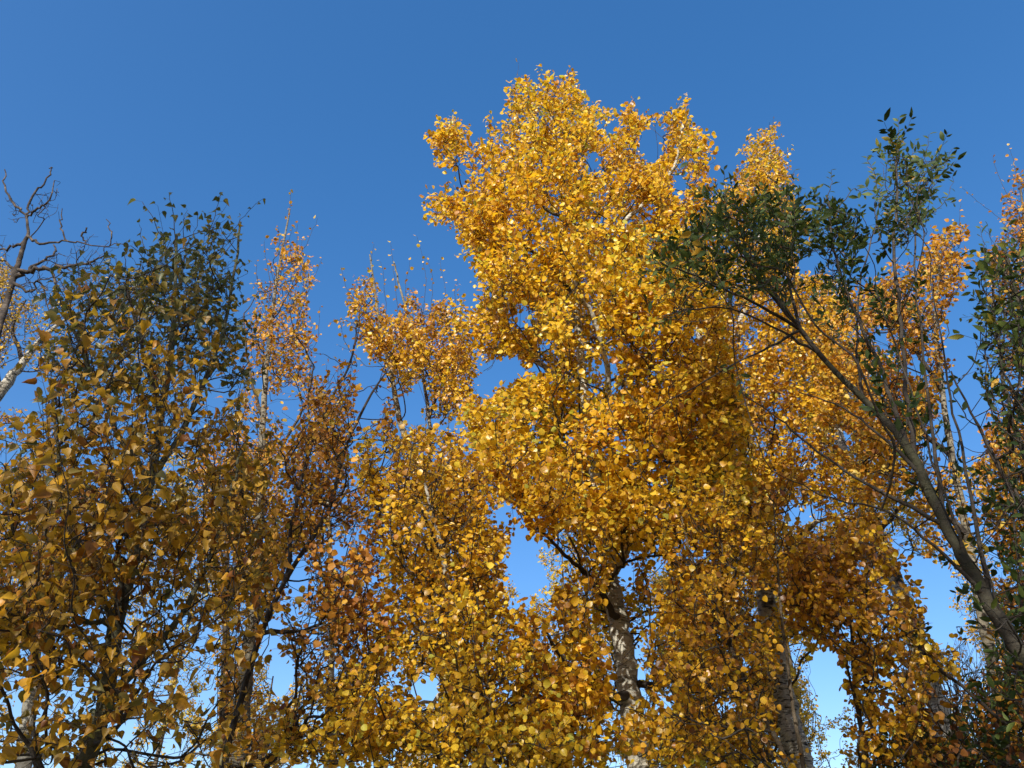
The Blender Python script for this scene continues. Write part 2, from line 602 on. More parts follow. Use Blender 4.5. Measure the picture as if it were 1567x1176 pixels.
    for Wp in whips:
        wp, wy = Wp[:2]
        nl = Wp[2] if len(Wp) > 2 else 9
        P = path3d(wp, wy)
        allp = np.array(NP)
        d = np.linalg.norm(allp - P[0], axis=1) + 0.6 * np.maximum(0, allp[:, 2] - P[0][2])
        j = int(d.argmin())
        P = np.vstack([NP[j], P])
        Ps, Ws = smooth(P, np.linspace(0.0035, 0.0012, len(P)), 5)
        Ps[1:] += rng.normal(size=Ps[1:].shape) * 0.004
        wm.append((Ps, Ws))
        whip_leaf.append((Ps, nl))
    N = np.array(NP)
    n = len(N)
    par = np.array(parent)
    # radii by the pipe model
    cnt = np.zeros(n)
    kids = [[] for _ in range(n)]
    for i in range(nseed, n):
        kids[par[i]].append(i)
    for i in range(n - 1, nseed - 1, -1):
        cnt[i] += 1
        cnt[par[i]] += cnt[i]
    rad = np.array(NR, float)
    rr = twr * 1.2 * np.maximum(cnt, 1) ** 0.38
    rad[nseed:] = rr[nseed:]
    tw = Mesh()
    for i in range(nseed, n):
        p = par[i]
        if p >= nseed and i == max(kids[p], key=lambda q: cnt[q]):
            continue
        chain = [p, i]
        c = i
        while kids[c]:
            c = max(kids[c], key=lambda q: cnt[q])
            chain.append(c)
        P = N[chain]
        mid = []
        for a_, b_ in zip(P[:-1], P[1:]):
            mid.append(a_)
            L_ = np.linalg.norm(b_ - a_)
            if L_ > 0.14:
                nn = 2 if L_ > 0.4 else 1
                for q_ in range(nn):
                    w_ = (q_ + 1) / (nn + 1)
                    mid.append(a_ + (b_ - a_) * w_ + rng.normal(size=3) * L_ * 0.07 + np.array([0, 0, -0.10 * L_ if q_ == 0 else 0]))
        mid.append(P[-1])
        r0 = min(rad[i] * 1.15, rad[p] if rad[p] > 0 else 1)
        Rr = np.concatenate([[r0], rad[chain[1:]]])
        cl0 = np.concatenate([[0], np.cumsum(np.linalg.norm(np.diff(P, axis=0), axis=1))])
        P = np.array(mid)
        cl1 = np.concatenate([[0], np.cumsum(np.linalg.norm(np.diff(P, axis=0), axis=1))])
        Rr = np.interp(cl1 / cl1[-1], cl0 / cl0[-1], Rr)
        sag = rng.normal(size=P.shape) * 0.006
        sag[0] = 0
        Ps, Rr = smooth(P + sag, Rr, 3)
        tube(tw, Ps, Rr, 5 if Rr[0] > 0.004 else 4)
    for Ps, Ws in wm:
        tube(tw, Ps, Ws, 4)
    # shoots and leaves
    LP, LD, LN, LT = [], [], [], []
    axis = org
    if nleaf and n > nseed:
        avg = (per[0] + per[1]) / 2
        ns = int(nleaf / avg)
        wgt = np.where(cnt[nseed:] < 4, 1.0, 0.45)
        src = nseed + rng.choice(n - nseed, ns, p=wgt / wgt.sum())
        pp = N[par[src]]
        fr = rng.uniform(0, 1, ns)[:, None] ** 0.7
        base = pp + (N[src] - pp) * fr
        far = np.linalg.norm(N[src] - pp, axis=1) > 0.5
        base[far] = N[src][far]
        ed = unit(N[src] - pp)
        outw = base - np.array([T[-1][0], T[-1][1], 0]) * np.array([1, 1, 0])
        outw[:, 2] = 0
        outw = unit(outw)
        sd = unit(ed * 0.55 + rng.normal(size=(ns, 3)) * 0.55 + np.array([0, 0, up]) + outw * 0.25)
        ln = rng.uniform(shoot[0], shoot[1], ns)
        tip = base + sd * ln[:, None]
        keep = open_air(tip, holes) & open_air(base, holes)
        mx_, my_ = proj(base * 0.35 + tip * 0.65)
        ins = rng.uniform(size=ns) < 0.12
        for pl in polys:
            ins |= inpoly(mx_, my_, pl)
        keep &= ins
        base, tip, sd, ln, src = base[keep], tip[keep], sd[keep], ln[keep], src[keep]
        ns = len(base)
        rods(tw, base, tip, twr * 1.0, twr * 0.7)
        npr = rng.integers(per[0], per[1] + 1, ns)
        ii = np.repeat(np.arange(ns), npr)
        kk = np.concatenate([np.arange(q) for q in npr])
        f = (kk + 1.0) / npr[ii]
        f = np.clip(f ** 0.8 + rng.normal(size=len(f)) * 0.05, 0.08, 1)
        pb = base[ii] + (tip - base)[ii] * f[:, None]
        s_ = unit(np.cross(sd, rng.normal(size=(ns, 3))))[ii]
        t_ = np.cross(sd[ii], s_)
        if leaf == 'elm':
            ang = kk * math.pi + rng.normal(size=len(kk)) * 0.35
        else:
            ang = kk * 2.4 + rng.normal(size=len(kk)) * 0.5
        side = s_ * np.cos(ang)[:, None] + t_ * np.sin(ang)[:, None]
        LP.append(pb); LT.append(np.zeros(len(pb)) + rng.normal(size=ns)[ii] * 0.5)
        LD.append((side * 0.8 + sd[ii] * (0.55 if leaf != 'elm' else 0.8)))
        LN.append(np.cross(s_, sd[ii]) if leaf == 'elm' else None)
    for Ps, nl in whip_leaf:
        k = np.arange(nl)
        f = 0.25 + 0.75 * (k + 1) / nl
        xi = f * (len(Ps) - 1)
        pb = np.stack([np.interp(xi, np.arange(len(Ps)), Ps[:, q]) for q in range(3)], 1)
        dd = unit(np.gradient(Ps, axis=0))[np.clip(xi.astype(int), 0, len(Ps) - 1)]
        s_ = unit(np.cross(dd, np.array([0.3, 1, 0.2])))
        t_ = np.cross(dd, s_)
        ang = (k * math.pi if leaf == 'elm' else k * 2.4) + rng.normal(size=nl) * 0.3
        side = s_ * np.cos(ang)[:, None] + t_ * np.sin(ang)[:, None]
        LP.append(pb); LT.append(np.zeros(nl)); LD.append(side * 0.8 + dd * 0.7)
        LN.append(t_ if leaf == 'elm' else None)
    if LP:
        P = np.concatenate(LP); D0 = unit(np.concatenate(LD)); n = len(P)
        LNc = np.concatenate([a if a is not None else np.full((len(b), 3), np.nan) for a, b in zip(LN, LP)])
        sz = lsize * LSCALE[leaf] * np.clip(np.exp(rng.normal(0.0, 0.26, n)), 0.4, 1.55)
        pet = sz * (rng.uniform(0.45, 0.9, n) if leaf != 'elm' else 0.08)
        # petiole leaves sideways, blade hangs from its end
        pe = P + D0 * pet[:, None]
        D = D0 + np.array([0, 0, -droop]) + rng.normal(size=(n, 3)) * (0.45 if leaf != 'elm' else 0.18)
        if petioles:
            rods(tw, P, pe, twr * 0.45, twr * 0.4)
        lit = np.array(sdir) * facing + np.array([0, 0, 0.35 if leaf != 'poplar' else 0.0])
        NN = rng.normal(size=(n, 3)) * 0.75 + lit
        if leaf == 'elm':
            NN = np.where(np.isnan(LNc), NN, LNc * 0.9 + rng.normal(size=(n, 3)) * 0.35 + lit * 0.5)
        tn = tone[0] + rng.normal(size=n) * tone[1] + np.concatenate(LT) * tone[1]
        # patches of colour running through the crown
        w = np.sin(P[:, 0] * 3.1 + 1.3 * np.sin(P[:, 2] * 2.3 + seed)) + np.sin(P[:, 2] * 3.7 + 1.7 * np.sin(P[:, 1] * 2.9 + seed * 2))
        tn = tn + w * 0.06
        if tonef is not None:
            tn = tn + tonef(P, rng)
        v, fc, co = leaves_mesh(rng, pe, D, NN, sz, tn, leaf)
        lm = Mesh()
        lm.add(v, fc)
        crown = lm.build("crown", lmat, root, org, co)
        tw.build("twigs", twigmat or bark, crown, org) if tw.n else None
        crown.location = (0, 0, 0)
    elif tw.n:
        tw.build("twigs", twigmat or bark, root, org)
    return root


# ------------------------------------------------------------------ ground
def ground():
    n = 120
    g = np.linspace(-1, 1, n)
    g = np.sign(g) * np.abs(g) ** 3 * 1200
    X, Yg = np.meshgrid(g, g)
    r = np.hypot(X, Yg)
    Z = 0.05 * np.sin(X * 0.8) * np.cos(Yg * 0.6) * (r < 60) - 0.03
    v = np.stack([X, Yg, Z], -1).reshape(-1, 3)
    i = (np.arange(n - 1)[:, None] * n + np.arange(n - 1)[None]).ravel()
    f = np.stack([i, i + 1, i + n + 1, i + n], -1)
    m, t, out = nmat("leaf_litter")
    tc = t.nodes.new("ShaderNodeTexCoord")
    o = tc.outputs['Object']
    c = ramp(t, noise(t, o, 9, 6, 0.7), [(0.35, (0.07, 0.06, 0.025)), (0.5, (0.16, 0.12, 0.04)), (0.62, (0.36, 0.22, 0.04))])
    c = mixc(t, ramp(t, noise(t, o, 0.35, 4), [(0.4, (0, 0, 0)), (0.6, (1, 1, 1))]), c, (0.10, 0.095, 0.035))
    p = t.nodes.new("ShaderNodeBsdfPrincipled")
    p.inputs['Roughness'].default_value = 0.95
    t.links.new(c, p.inputs['Base Color'])
    t.links.new(p.outputs[0], out.inputs[0])
    mm = Mesh(); mm.add(v, f)
    go = mm.build("ground", m, None, (0, 0, 0))
    go['kind'] = 'structure'


ground()

# ------------------------------------------------------------------ the trees
SAP = 'aspens and poplars of the grove'

# the tall golden aspen in the middle
tree('aspen_tree', 'tallest golden aspen in full leaf with thick grey trunk, filling the middle of the view', 'tree', SAP, 11,
     [(978, 1176), (965, 1080), (950, 980), (935, 890), (918, 780), (905, 690), (893, 600), (885, 500), (878, 400), (870, 300), (850, 210), (835, 130)],
     4.8, (36, 33, 30, 25, 20, 17, 14, 12, 9, 7, 5, 2),
     polys=[[(790, 118), (830, 118), (850, 124), (872, 118), (890, 135), (898, 168), (925, 166), (935, 180), (922, 205), (950, 208), (948, 172),
             (965, 160), (990, 167), (1000, 180), (1030, 167), (1052, 152), (1060, 185), (1084, 205), (1088, 240), (1080, 290), (1090, 340),
             (1105, 420), (1110, 520), (1130, 600), (1150, 700), (1140, 790), (1040, 830), (880, 850), (850, 830), (790, 800), (760, 740),
             (730, 690), (708, 650), (702, 600), (725, 580), (740, 540), (700, 510), (675, 475), (700, 458), (740, 470), (735, 400),
             (712, 372), (695, 350), (662, 333), (650, 308), (668, 297), (704, 292), (692, 262), (668, 240), (658, 214), (690, 182), (705, 182),
             (740, 215), (765, 222), (744, 174), (758, 168), (775, 188), (785, 180), (776, 135)],
            [(830, 800), (1100, 800), (1090, 1000), (1060, 1176), (770, 1176), (780, 1000), (800, 935), (860, 900), (860, 850)]],
     weights=(1.0, 0.32),
     holes=[(850, 302, 7, 7), (800, 350, 8, 6), (960, 420, 9, 7), (1010, 500, 8, 10), (880, 760, 9, 6), (960, 690, 9, 8), (1060, 640, 8, 8), (822, 250, 7, 8), (712, 268, 12, 16), (735, 200, 12, 10), (910, 244, 12, 14), (933, 193, 16, 14), (995, 222, 22, 30), (1039, 285, 12, 24), (801, 487, 20, 14), (832, 530, 13, 12),
            (775, 568, 30, 28), (742, 592, 16, 18), (815, 661, 9, 6), (865, 672, 9, 12), (815, 875, 24, 28),
            (1003, 880, 18, 22)],
     limbs=[([(938, 945), (925, 915), (900, 880), (870, 855), (840, 825), (805, 790), (780, 760)], (4.75, 3.9), (10, 3), 1),
            ([(930, 925), (935, 885), (958, 862), (1010, 850), (1060, 865)], (4.5, 4.1), (6.5, 2), 1),
            ([(893, 600), (850, 575), (815, 550), (775, 532), (735, 540)], (4.8, 5.1), (11, 4)),
            ([(905, 690), (930, 600), (925, 540), (905, 480), (880, 440), (862, 380)], (4.8, 4.2), (11, 4)),
            ([(880, 430), (925, 365), (975, 322), (1010, 290), (1035, 245), (1045, 190)], (4.8, 4.6), (9, 3)),
            ([(885, 500), (850, 455), (820, 430), (790, 390)], (4.8, 4.4), (8, 3)),
            ([(872, 340), (840, 322), (790, 290), (710, 220)], (4.8, 4.6), (7, 2)),
            ([(882, 450), (820, 390), (750, 340), (690, 315)], (4.8, 4.5), (7, 2)),
            ([(955, 1070), (915, 1060), (870, 1020), (830, 960)], (4.8, 4.0), (12, 4), 1),
            ([(960, 1050), (1010, 1045), (1050, 1030), (1085, 1000)], (4.8, 4.6), (10, 4), 1),
            ([(918, 780), (990, 700), (1060, 610), (1120, 560)], (4.8, 4.2), (9, 3)),
            ([(897, 620), (850, 660), (800, 640), (740, 620)], (4.8, 5.3), (8, 3)),
            ([(935, 890), (985, 800), (1060, 740), (1120, 720)], (4.8, 4.2), (9, 3))],
     whips=[([(790, 135), (794, 98)], 4.8, 4), ([(700, 200), (695, 178)], 4.6, 5), ([(1050, 175), (1053, 148)], 4.6, 6)],
     depth=0.95, nattr=4200, nleaf=66000, lsize=0.050, lmat=M_GOLD, bark=B_ASPEN, twigmat=B_DARK, tone=(0.58, 0.18),
     tonef=lambda P, r: np.where(P[:, 2] > 6.6, -0.05, 0.03) + np.where(P[:, 2] < 4.0, -0.10, 0.0)
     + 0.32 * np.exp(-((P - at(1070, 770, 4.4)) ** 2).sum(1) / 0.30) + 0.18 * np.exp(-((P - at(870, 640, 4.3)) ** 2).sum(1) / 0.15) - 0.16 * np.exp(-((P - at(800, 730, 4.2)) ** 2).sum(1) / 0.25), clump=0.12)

# the big-leaved poplar close by on the left
tree('poplar_tree', 'near young poplar on the left, large heart-shaped leaves green on top and ochre below', 'tree', SAP, 5,
     [(128, 1176), (160, 1080), (178, 960), (205, 850), (228, 740), (245, 640), (262, 540), (268, 440), (270, 360)],
     3.0, (24, 21, 19, 17, 14, 11, 8, 5, 3),
     polys=[[(232, 400), (258, 350), (280, 385), (300, 345), (345, 325), (345, 390), (362, 440), (350, 480), (385, 520), (392, 575), (415, 640), (420, 760), (410, 900), (420, 1000),
             (390, 1100), (400, 1176), (-80, 1176), (-80, 760), (0, 700), (40, 640), (80, 600), (70, 530), (80, 450), (115, 425), (140, 450), (165, 410), (190, 425), (215, 410)]],
     holes=[(225, 490, 12, 16), (150, 520, 14, 16), (300, 500, 10, 18), (260, 580, 10, 16), (190, 610, 12, 14), (335, 700, 14, 16), (120, 690, 12, 12), (400, 610, 22, 28), (210, 940, 26, 24), (240, 860, 18, 14), (30, 1060, 26, 40), (300, 1040, 20, 60), (330, 600, 14, 30), (385, 1100, 24, 60), (20, 880, 24, 22), (300, 770, 14, 30), (120, 800, 16, 20)],
     limbs=[([(178, 960), (130, 860), (95, 740), (80, 600)], (3.0, 2.7), (9, 3)),
            ([(228, 740), (280, 660), (330, 540), (352, 460), (368, 340)], (3.0, 3.3), (9, 3)),
            ([(160, 1080), (265, 960), (315, 868), (345, 780), (370, 690)], (3.0, 3.2), (10, 4)),
            ([(245, 640), (215, 520), (190, 430)], (3.0, 2.8), (7, 3)),
            ([(228, 740), (170, 640), (120, 520), (100, 460)], (3.0, 2.8), (8, 3)),
            ([(178, 960), (100, 930), (20, 820)], (3.0, 2.7), (8, 3))],
     whips=[([(256, 381), (239, 345), (218, 308)], 3.0, 9), ([(270, 386), (265, 327), (258, 295)], 3.0, 11),
            ([(319, 366), (331, 321), (338, 294)], 3.1, 11), ([(302, 423), (339, 378), (368, 337), (400, 303)], 3.2, 11),
            ([(290, 372), (305, 325)], 3.1, 6), ([(302, 460), (343, 425), (380, 402)], 3.1, 7), ([(241, 398), (221, 380), (214, 345)], 2.9, 7),
            ([(110, 520), (92, 460), (82, 418)], 2.8, 11), ([(140, 480), (128, 440), (120, 410)], 2.9, 9), ([(90, 620), (66, 560), (62, 520)], 2.8, 9), ([(240, 420), (206, 380), (186, 372)], 3.0, 8), ([(200, 440), (192, 400), (200, 368)], 3.0, 8), ([(170, 440), (178, 405), (172, 392)], 3.0, 6),
            ([(285, 400), (280, 350), (285, 322)], 3.0, 9), ([(320, 400), (350, 380), (362, 352)], 3.0, 6)],
     depth=0.5, nattr=1050, nleaf=9400, leaf='poplar', lsize=0.054, lmat=M_POP, bark=B_POP, twigmat=B_DARK, tone=(0.64, 0.17),
     tonef=lambda P, r: -0.55 * np.clip((P[:, 2] - 3.5 + 0.35 * np.sin(P[:, 0] * 9 + 2 * np.sin(P[:, 1] * 6)) * np.sin(P[:, 2] * 7) + r.normal(size=len(P)) * 0.12) / 0.55, 0, 1), clump=0.13, per=(3, 5), shoot=(0.08, 0.26), droop=1.1, twr=0.0013, facing=0.0)

# slim pale aspen behind the poplar
tree('aspen_tree', 'slim aspen with smooth pale stem and sparse orange leaves, right behind the big-leaved poplar', 'tree', SAP, 23,
     [(362, 1176), (378, 1020), (392, 900), (398, 760), (402, 640), (412, 520), (425, 420), (444, 320)],
     5.2, (24, 20, 15, 12, 9, 7, 4, 2),
     polys=[[(440, 345), (455, 360), (472, 410), (484, 430), (468, 460), (488, 540), (515, 590), (520, 700), (490, 800), (470, 900), (420, 950), (400, 1080), (440, 1176),
             (330, 1176), (330, 900), (355, 700), (365, 600), (385, 480), (396, 410), (425, 350)]],
     holes=[(400, 1000, 16, 60), (440, 620, 16, 30), (420, 740, 14, 20)],
     limbs=[([(398, 760), (430, 690), (470, 610), (480, 560)], (5.2, 4.9), (6, 2)), ([(402, 640), (380, 560), (372, 480)], (5.2, 5.4), (5, 2)),
            ([(385, 960), (440, 860), (480, 760)], (5.2, 4.9), (6, 2))],
     whips=[([(440, 420), (468, 375), (486, 335)], 5.2, 9), ([(455, 490), (478, 430), (494, 396)], 5.1, 9), ([(415, 450), (408, 400), (404, 370)], 5.2, 10),
            ([(442, 330), (446, 292)], 5.2, 8), ([(420, 520), (395, 440), (392, 400)], 5.3, 8), ([(470, 620), (500, 590), (520, 560)], 5.0, 8), ([(460, 500), (470, 450), (465, 415)], 5.1, 9), ([(430, 470), (452, 400), (455, 345)], 5.2, 12), ([(460, 560), (485, 520), (490, 470)], 5.0, 8)],
     depth=0.8, nattr=760, nleaf=7200, lsize=0.042, lmat=M_RUST, bark=B_GREY, twigmat=B_DARK, tone=(0.66, 0.17), clump=0.12, per=(3, 6))

# dark leaning sapling
tree('aspen_sapling', 'thin dark leaning sapling with few brown leaves between big-leaved poplar and tallest aspen', 'tree', SAP, 31,
     [(330, 1230), (360, 1100), (400, 970), (437, 888), (480, 820), (504, 777), (520, 715), (536, 668), (568, 604), (592, 568)],
     3.9, (9, 8.5, 8, 7, 6.5, 6, 5.5, 5, 3.5, 2),
     polys=[[(460, 650), (500, 600), (535, 540), (565, 590), (610, 610), (625, 680), (615, 740), (560, 760), (590, 830), (560, 900), (600, 960), (560, 1060), (480, 1120), (430, 1176), (390, 1176), (430, 960), (430, 800), (440, 700)]],
     holes=[(560, 690, 26, 30), (500, 600, 14, 30), (520, 830, 18, 26), (455, 930, 16, 30), (430, 1040, 30, 36)],
     limbs=[([(437, 888), (455, 760), (482, 661), (521, 586), (543, 533), (546, 495)], (3.9, 4.1), (6, 2)),
            ([(504, 777), (450, 740), (430, 690)], (3.9, 3.7), (4, 2)), ([(400, 970), (480, 960), (560, 900)], (3.9, 3.8), (6, 2))],
     whips=[([(545, 600), (575, 590), (605, 600)], 4.0, 5), ([(546, 520), (552, 470), (540, 440)], 4.1, 7), ([(530, 560), (500, 545), (478, 540)], 4.1, 6), ([(500, 640), (505, 590), (500, 560)], 4.0, 9), ([(480, 670), (470, 610), (478, 570)], 4.0, 9),
            ([(575, 600), (585, 570), (592, 545)], 4.0, 7), ([(545, 560), (528, 520), (520, 490)], 4.1, 9), ([(546, 500), (560, 460), (556, 430)], 4.1, 8)],
     depth=0.6, nattr=560, nleaf=3600, lsize=0.040, lmat=M_RUST, bark=B_DARK, twigmat=B_DARK, tone=(0.62, 0.22), clump=0.10, per=(2, 5))

# aspen left of the big one
tree('aspen_tree', 'slender two-stemmed aspen with loose yellow-orange top, just left of the tallest aspen', 'tree', SAP, 37,
     [(690, 1176), (688, 1000), (684, 900), (672, 800), (640, 720), (612, 645), (600, 580), (582, 500), (566, 390)],
     6.0, (20, 18, 15, 13, 10, 9, 7, 5, 2),
     polys=[[(548, 440), (566, 400), (580, 470), (612, 480), (630, 440), (650, 480), (676, 440), (692, 480), (718, 520), (728, 560), (715, 610), (690, 650), (640, 630), (600, 590),
             (565, 540), (540, 500), (532, 455)],
            [(600, 660), (720, 660), (760, 760), (760, 860), (680, 900), (600, 880), (580, 760)]],
     weights=(1, 0.5), holes=[(600, 470, 10, 20), (640, 600, 14, 20), (560, 580, 20, 20)],
     limbs=[([(672, 800), (660, 720), (656, 640), (640, 530), (612, 440), (603, 400)], (6.0, 6.3), (8, 2)), ([(656, 640), (690, 540), (682, 470)], (6.1, 5.8), (5, 2)),
            ([(672, 800), (655, 770), (640, 760)], (6.0, 5.7), (7, 3))],
     whips=[([(640, 520), (652, 430), (638, 362)], 6.2, 14), ([(612, 500), (605, 440), (598, 372)], 6.2, 14), ([(682, 490), (680, 440), (672, 398)], 5.8, 13), ([(566, 420), (572, 374)], 6, 9),
            ([(590, 500), (588, 440), (583, 400)], 6.1, 12), ([(625, 500), (620, 440), (628, 400)], 5.9, 12), ([(700, 500), (696, 450), (700, 430)], 6.0, 9), ([(660, 480), (662, 430), (655, 400)], 6.0, 10), ([(560, 560), (540, 540), (520, 530)], 5.9, 7),
            ([(550, 470), (530, 440), (522, 408)], 6.0, 11), ([(550, 500), (525, 490), (505, 495)], 6.0, 9)],
     depth=0.9, nattr=900, nleaf=9500, lsize=0.048, lmat=M_GOLD, bark=B_GREY, twigmat=B_DARK, tone=(0.42, 0.18), clump=0.12)

# near bright aspen sapling at the bottom
tree('aspen_sapling', 'near sapling with round bright yellow leaves, bottom, left of the thick grey trunk', 'tree', SAP, 41,
     [(738, 1176), (718, 1090), (700, 1010), (690, 930), (680, 860), (665, 800), (650, 740)],
     3.9, (15, 13, 11, 9, 8, 6, 4),
     polys=[[(545, 670), (580, 655), (620, 668), (680, 660), (720, 700), (760, 720), (780, 780), (770, 840), (760, 900), (790, 960), (840, 1010), (880, 1100), (880, 1176),
             (420, 1176), (430, 1110), (500, 1060), (570, 990), (590, 930), (590, 860), (575, 800), (545, 740)]],
     holes=[(650, 1050, 26, 26), (600, 1030, 18, 14), (470, 1090, 30, 26), (640, 740, 12, 12), (760, 790, 20, 16), (560, 830, 18, 22), (700, 770, 14, 10)],
     limbs=[([(718, 1090), (690, 1060), (640, 1078), (590, 1078)], (3.9, 3.7), (8, 3)), ([(690, 930), (620, 850), (560, 800)], (3.9, 3.8), (7, 2)),
            ([(680, 860), (640, 770), (600, 690)], (3.9, 3.9), (6, 2)), ([(675, 840), (710, 760), (740, 740)], (3.9, 4.0), (5, 2)),
            ([(722, 1110), (620, 1120), (520, 1100)], (3.9, 3.6), (8, 2))],
     depth=0.6, nattr=1200, nleaf=14500, lsize=0.039, lmat=M_GOLD, bark=B_ASPEN, twigmat=B_DARK, tone=(0.60, 0.15), clump=0.11, facing=0.8)

# aspen right of the big one, knotty white trunk
tree('aspen_tree', 'wide golden aspen with knotty whitish trunk, standing right behind the tallest aspen', 'tree', SAP, 43,
     [(1222, 1176), (1205, 1100), (1192, 1030), (1180, 960), (1165, 880), (1140, 780), (1115, 680), (1090, 580), (1068, 500), (1062, 400), (1060, 330)],
     6.0, (34, 32, 30, 28, 25, 21, 17, 13, 10, 6, 3),
     polys=[[(1130, 235), (1142, 210), (1165, 205), (1180, 185), (1195, 215), (1198, 250), (1215, 300), (1230, 400), (1300, 450), (1290, 560), (1310, 700), (1340, 760),
             (1330, 860), (1230, 880), (1090, 860), (1060, 760), (1085, 600), (1090, 420), (1085, 320), (1105, 300), (1125, 265)],
            [(1090, 850), (1240, 850), (1260, 960), (1200, 1080), (1230, 1176), (1020, 1176), (1050, 1000)]],
     weights=(1, 0.6), holes=[(1237, 405, 20, 15), (1068, 511, 14, 14), (1245, 808, 22, 12), (1160, 350, 10, 14), (1200, 1010, 16, 30), (1165, 900, 14, 20), (1140, 690, 14, 10)],
     limbs=[([(1090, 580), (1140, 470), (1165, 350), (1178, 230)], (6.0, 5.9), (9, 2)), ([(1115, 680), (1200, 590), (1280, 480)], (6.0, 6.3), (10, 3)),
            ([(1150, 820), (1230, 720), (1290, 640)], (6.0, 5.7), (10, 3)), ([(1165, 880), (1250, 800), (1320, 790)], (6.0, 5.8), (9, 3)),
            ([(1190, 1010), (1130, 930), (1080, 900)], (6.0, 5.6), (9, 3)), ([(1090, 580), (1120, 440), (1130, 300)], (6.0, 5.6), (7, 2))],
     whips=[([(1178, 230), (1184, 180)], 5.9, 8), ([(1145, 260), (1142, 208)], 5.9, 8)],
     depth=1.1, nattr=2600, nleaf=30000, lsize=0.050, lmat=M_GOLD, bark=B_BIRCH, twigmat=B_DARK, tone=(0.47, 0.17), clump=0.13)

# orange aspen with pale slanting stem on the right
tree('aspen_tree', 'orange-leaved aspen with long smooth grey stem, crossing behind the dark elm branch', 'tree', SAP, 47,
     [(1545, 1176), (1530, 1070), (1505, 950), (1480, 820), (1458, 700), (1442, 600), (1432, 500), (1438, 400)],
     5.2, (18, 16, 13, 11, 8.5, 7, 5, 3),
     polys=[[(1462, 330), (1480, 360), (1472, 430), (1440, 500), (1450, 560), (1425, 640), (1400, 740), (1340, 780), (1290, 720), (1250, 620), (1260, 500), (1330, 430),
             (1400, 400), (1440, 360)],
            [(1470, 680), (1567, 640), (1600, 800), (1560, 880), (1500, 820)], [(1400, 740), (1450, 700), (1480, 800), (1490, 880), (1420, 850)]],
     weights=(1, 0.5, 0.5), holes=[(1405, 560, 16, 26), (1350, 520, 10, 14), (1300, 600, 10, 16)],
     limbs=[([(1442, 600), (1390, 520), (1350, 450)], (5.2, 5.0), (7, 2)), ([(1458, 700), (1380, 640), (1300, 600)], (5.2, 5.4), (7, 2)),
            ([(1480, 820), (1400, 740), (1330, 720)], (5.2, 5.0), (7, 2))],
     whips=[([(1450, 420), (1465, 360), (1470, 312)], 5.2, 9), ([(1430, 440), (1440, 380), (1452, 345)], 5.2, 8)],
     depth=0.9, nattr=1250, nleaf=9200, lsize=0.050, lmat=M_RUST, bark=B_GREY, twigmat=B_DARK, tone=(0.72, 0.17), clump=0.12)

# near sapling right of centre, larger orange-gold leaves
tree('aspen_sapling', 'near sapling with hanging orange-gold leaves beside the blue gap at lower right', 'tree', SAP, 53,
     [(1330, 1230), (1320, 1130), (1310, 1060), (1305, 1000), (1303, 900), (1308, 830), (1316, 780)],
     4.2, (7, 7, 6.5, 6, 5, 4, 2.5),
     polys=[[(1195, 860), (1260, 830), (1340, 800), (1385, 880), (1430, 960), (1470, 1030), (1440, 1045), (1400, 1020), (1350, 1040), (1330, 1110), (1300, 1090), (1290, 1010),
             (1250, 970), (1215, 960)], [(1310, 1040), (1430, 1010), (1440, 1176), (1300, 1190)]],
     weights=(1, 0.4), holes=[(1300, 960, 12, 26)],
     limbs=[([(1303, 900), (1350, 925), (1400, 985), (1460, 1040), (1540, 1110)], (4.2, 4.0), (6, 4)), ([(1305, 960), (1260, 935), (1200, 925)], (4.2, 4.0), (6, 2)),
            ([(1312, 1080), (1340, 1010), (1400, 960)], (4.2, 4.1), (6, 2))],
     depth=0.5, nattr=500, nleaf=5600, lsize=0.043, lmat=M_GOLD, bark=B_YOUNG, twigmat=B_DARK, tone=(0.36, 0.18), clump=0.14, droop=0.9)
tree('aspen_sapling', 'near bowed sapling whose thin dark stem curves up leftwards beside the thick grey trunk', 'tree', SAP, 59,
     [(1215, 1200), (1150, 1065), (1112, 975), (1084, 919), (1055, 842), (1040, 780)],
     3.7, (7, 6, 5, 4, 3, 2),
     polys=[[(1000, 720), (1120, 740), (1170, 830), (1190, 960), (1180, 1080), (1230, 1176), (990, 1176), (1010, 1000), (1010, 860)]],
     holes=[(1090, 1030, 14, 10), (1150, 960, 10, 20)],
     limbs=[([(1180, 1130), (1100, 1110), (1020, 1090)], (3.7, 3.6), (5, 2)), ([(1112, 975), (1060, 940), (1020, 900)], (3.7, 3.8), (4, 2))],
     depth=0.4, nattr=450, nleaf=3600, lsize=0.038, lmat=M_GOLD, bark=B_YOUNG, twigmat=B_DARK, tone=(0.45, 0.16), clump=0.11)
tree('aspen_sapling', 'bare thin sapling stem climbing in front of the knotty whitish trunk', 'tree', SAP, 61,
     [(1235, 1200), (1222, 1130), (1213, 1080), (1205, 1010), (1195, 936), (1190, 860), (1183, 760)],
     3.9, (6, 6, 5, 5, 4, 3, 2),
     polys=[[(1150, 720), (1230, 720), (1240, 860), (1140, 860)]], depth=0.3, nattr=60, nleaf=340, lsize=0.05, lmat=M_RUST, bark=B_YOUNG, twigmat=B_DARK, tone=(0.7, 0.15))

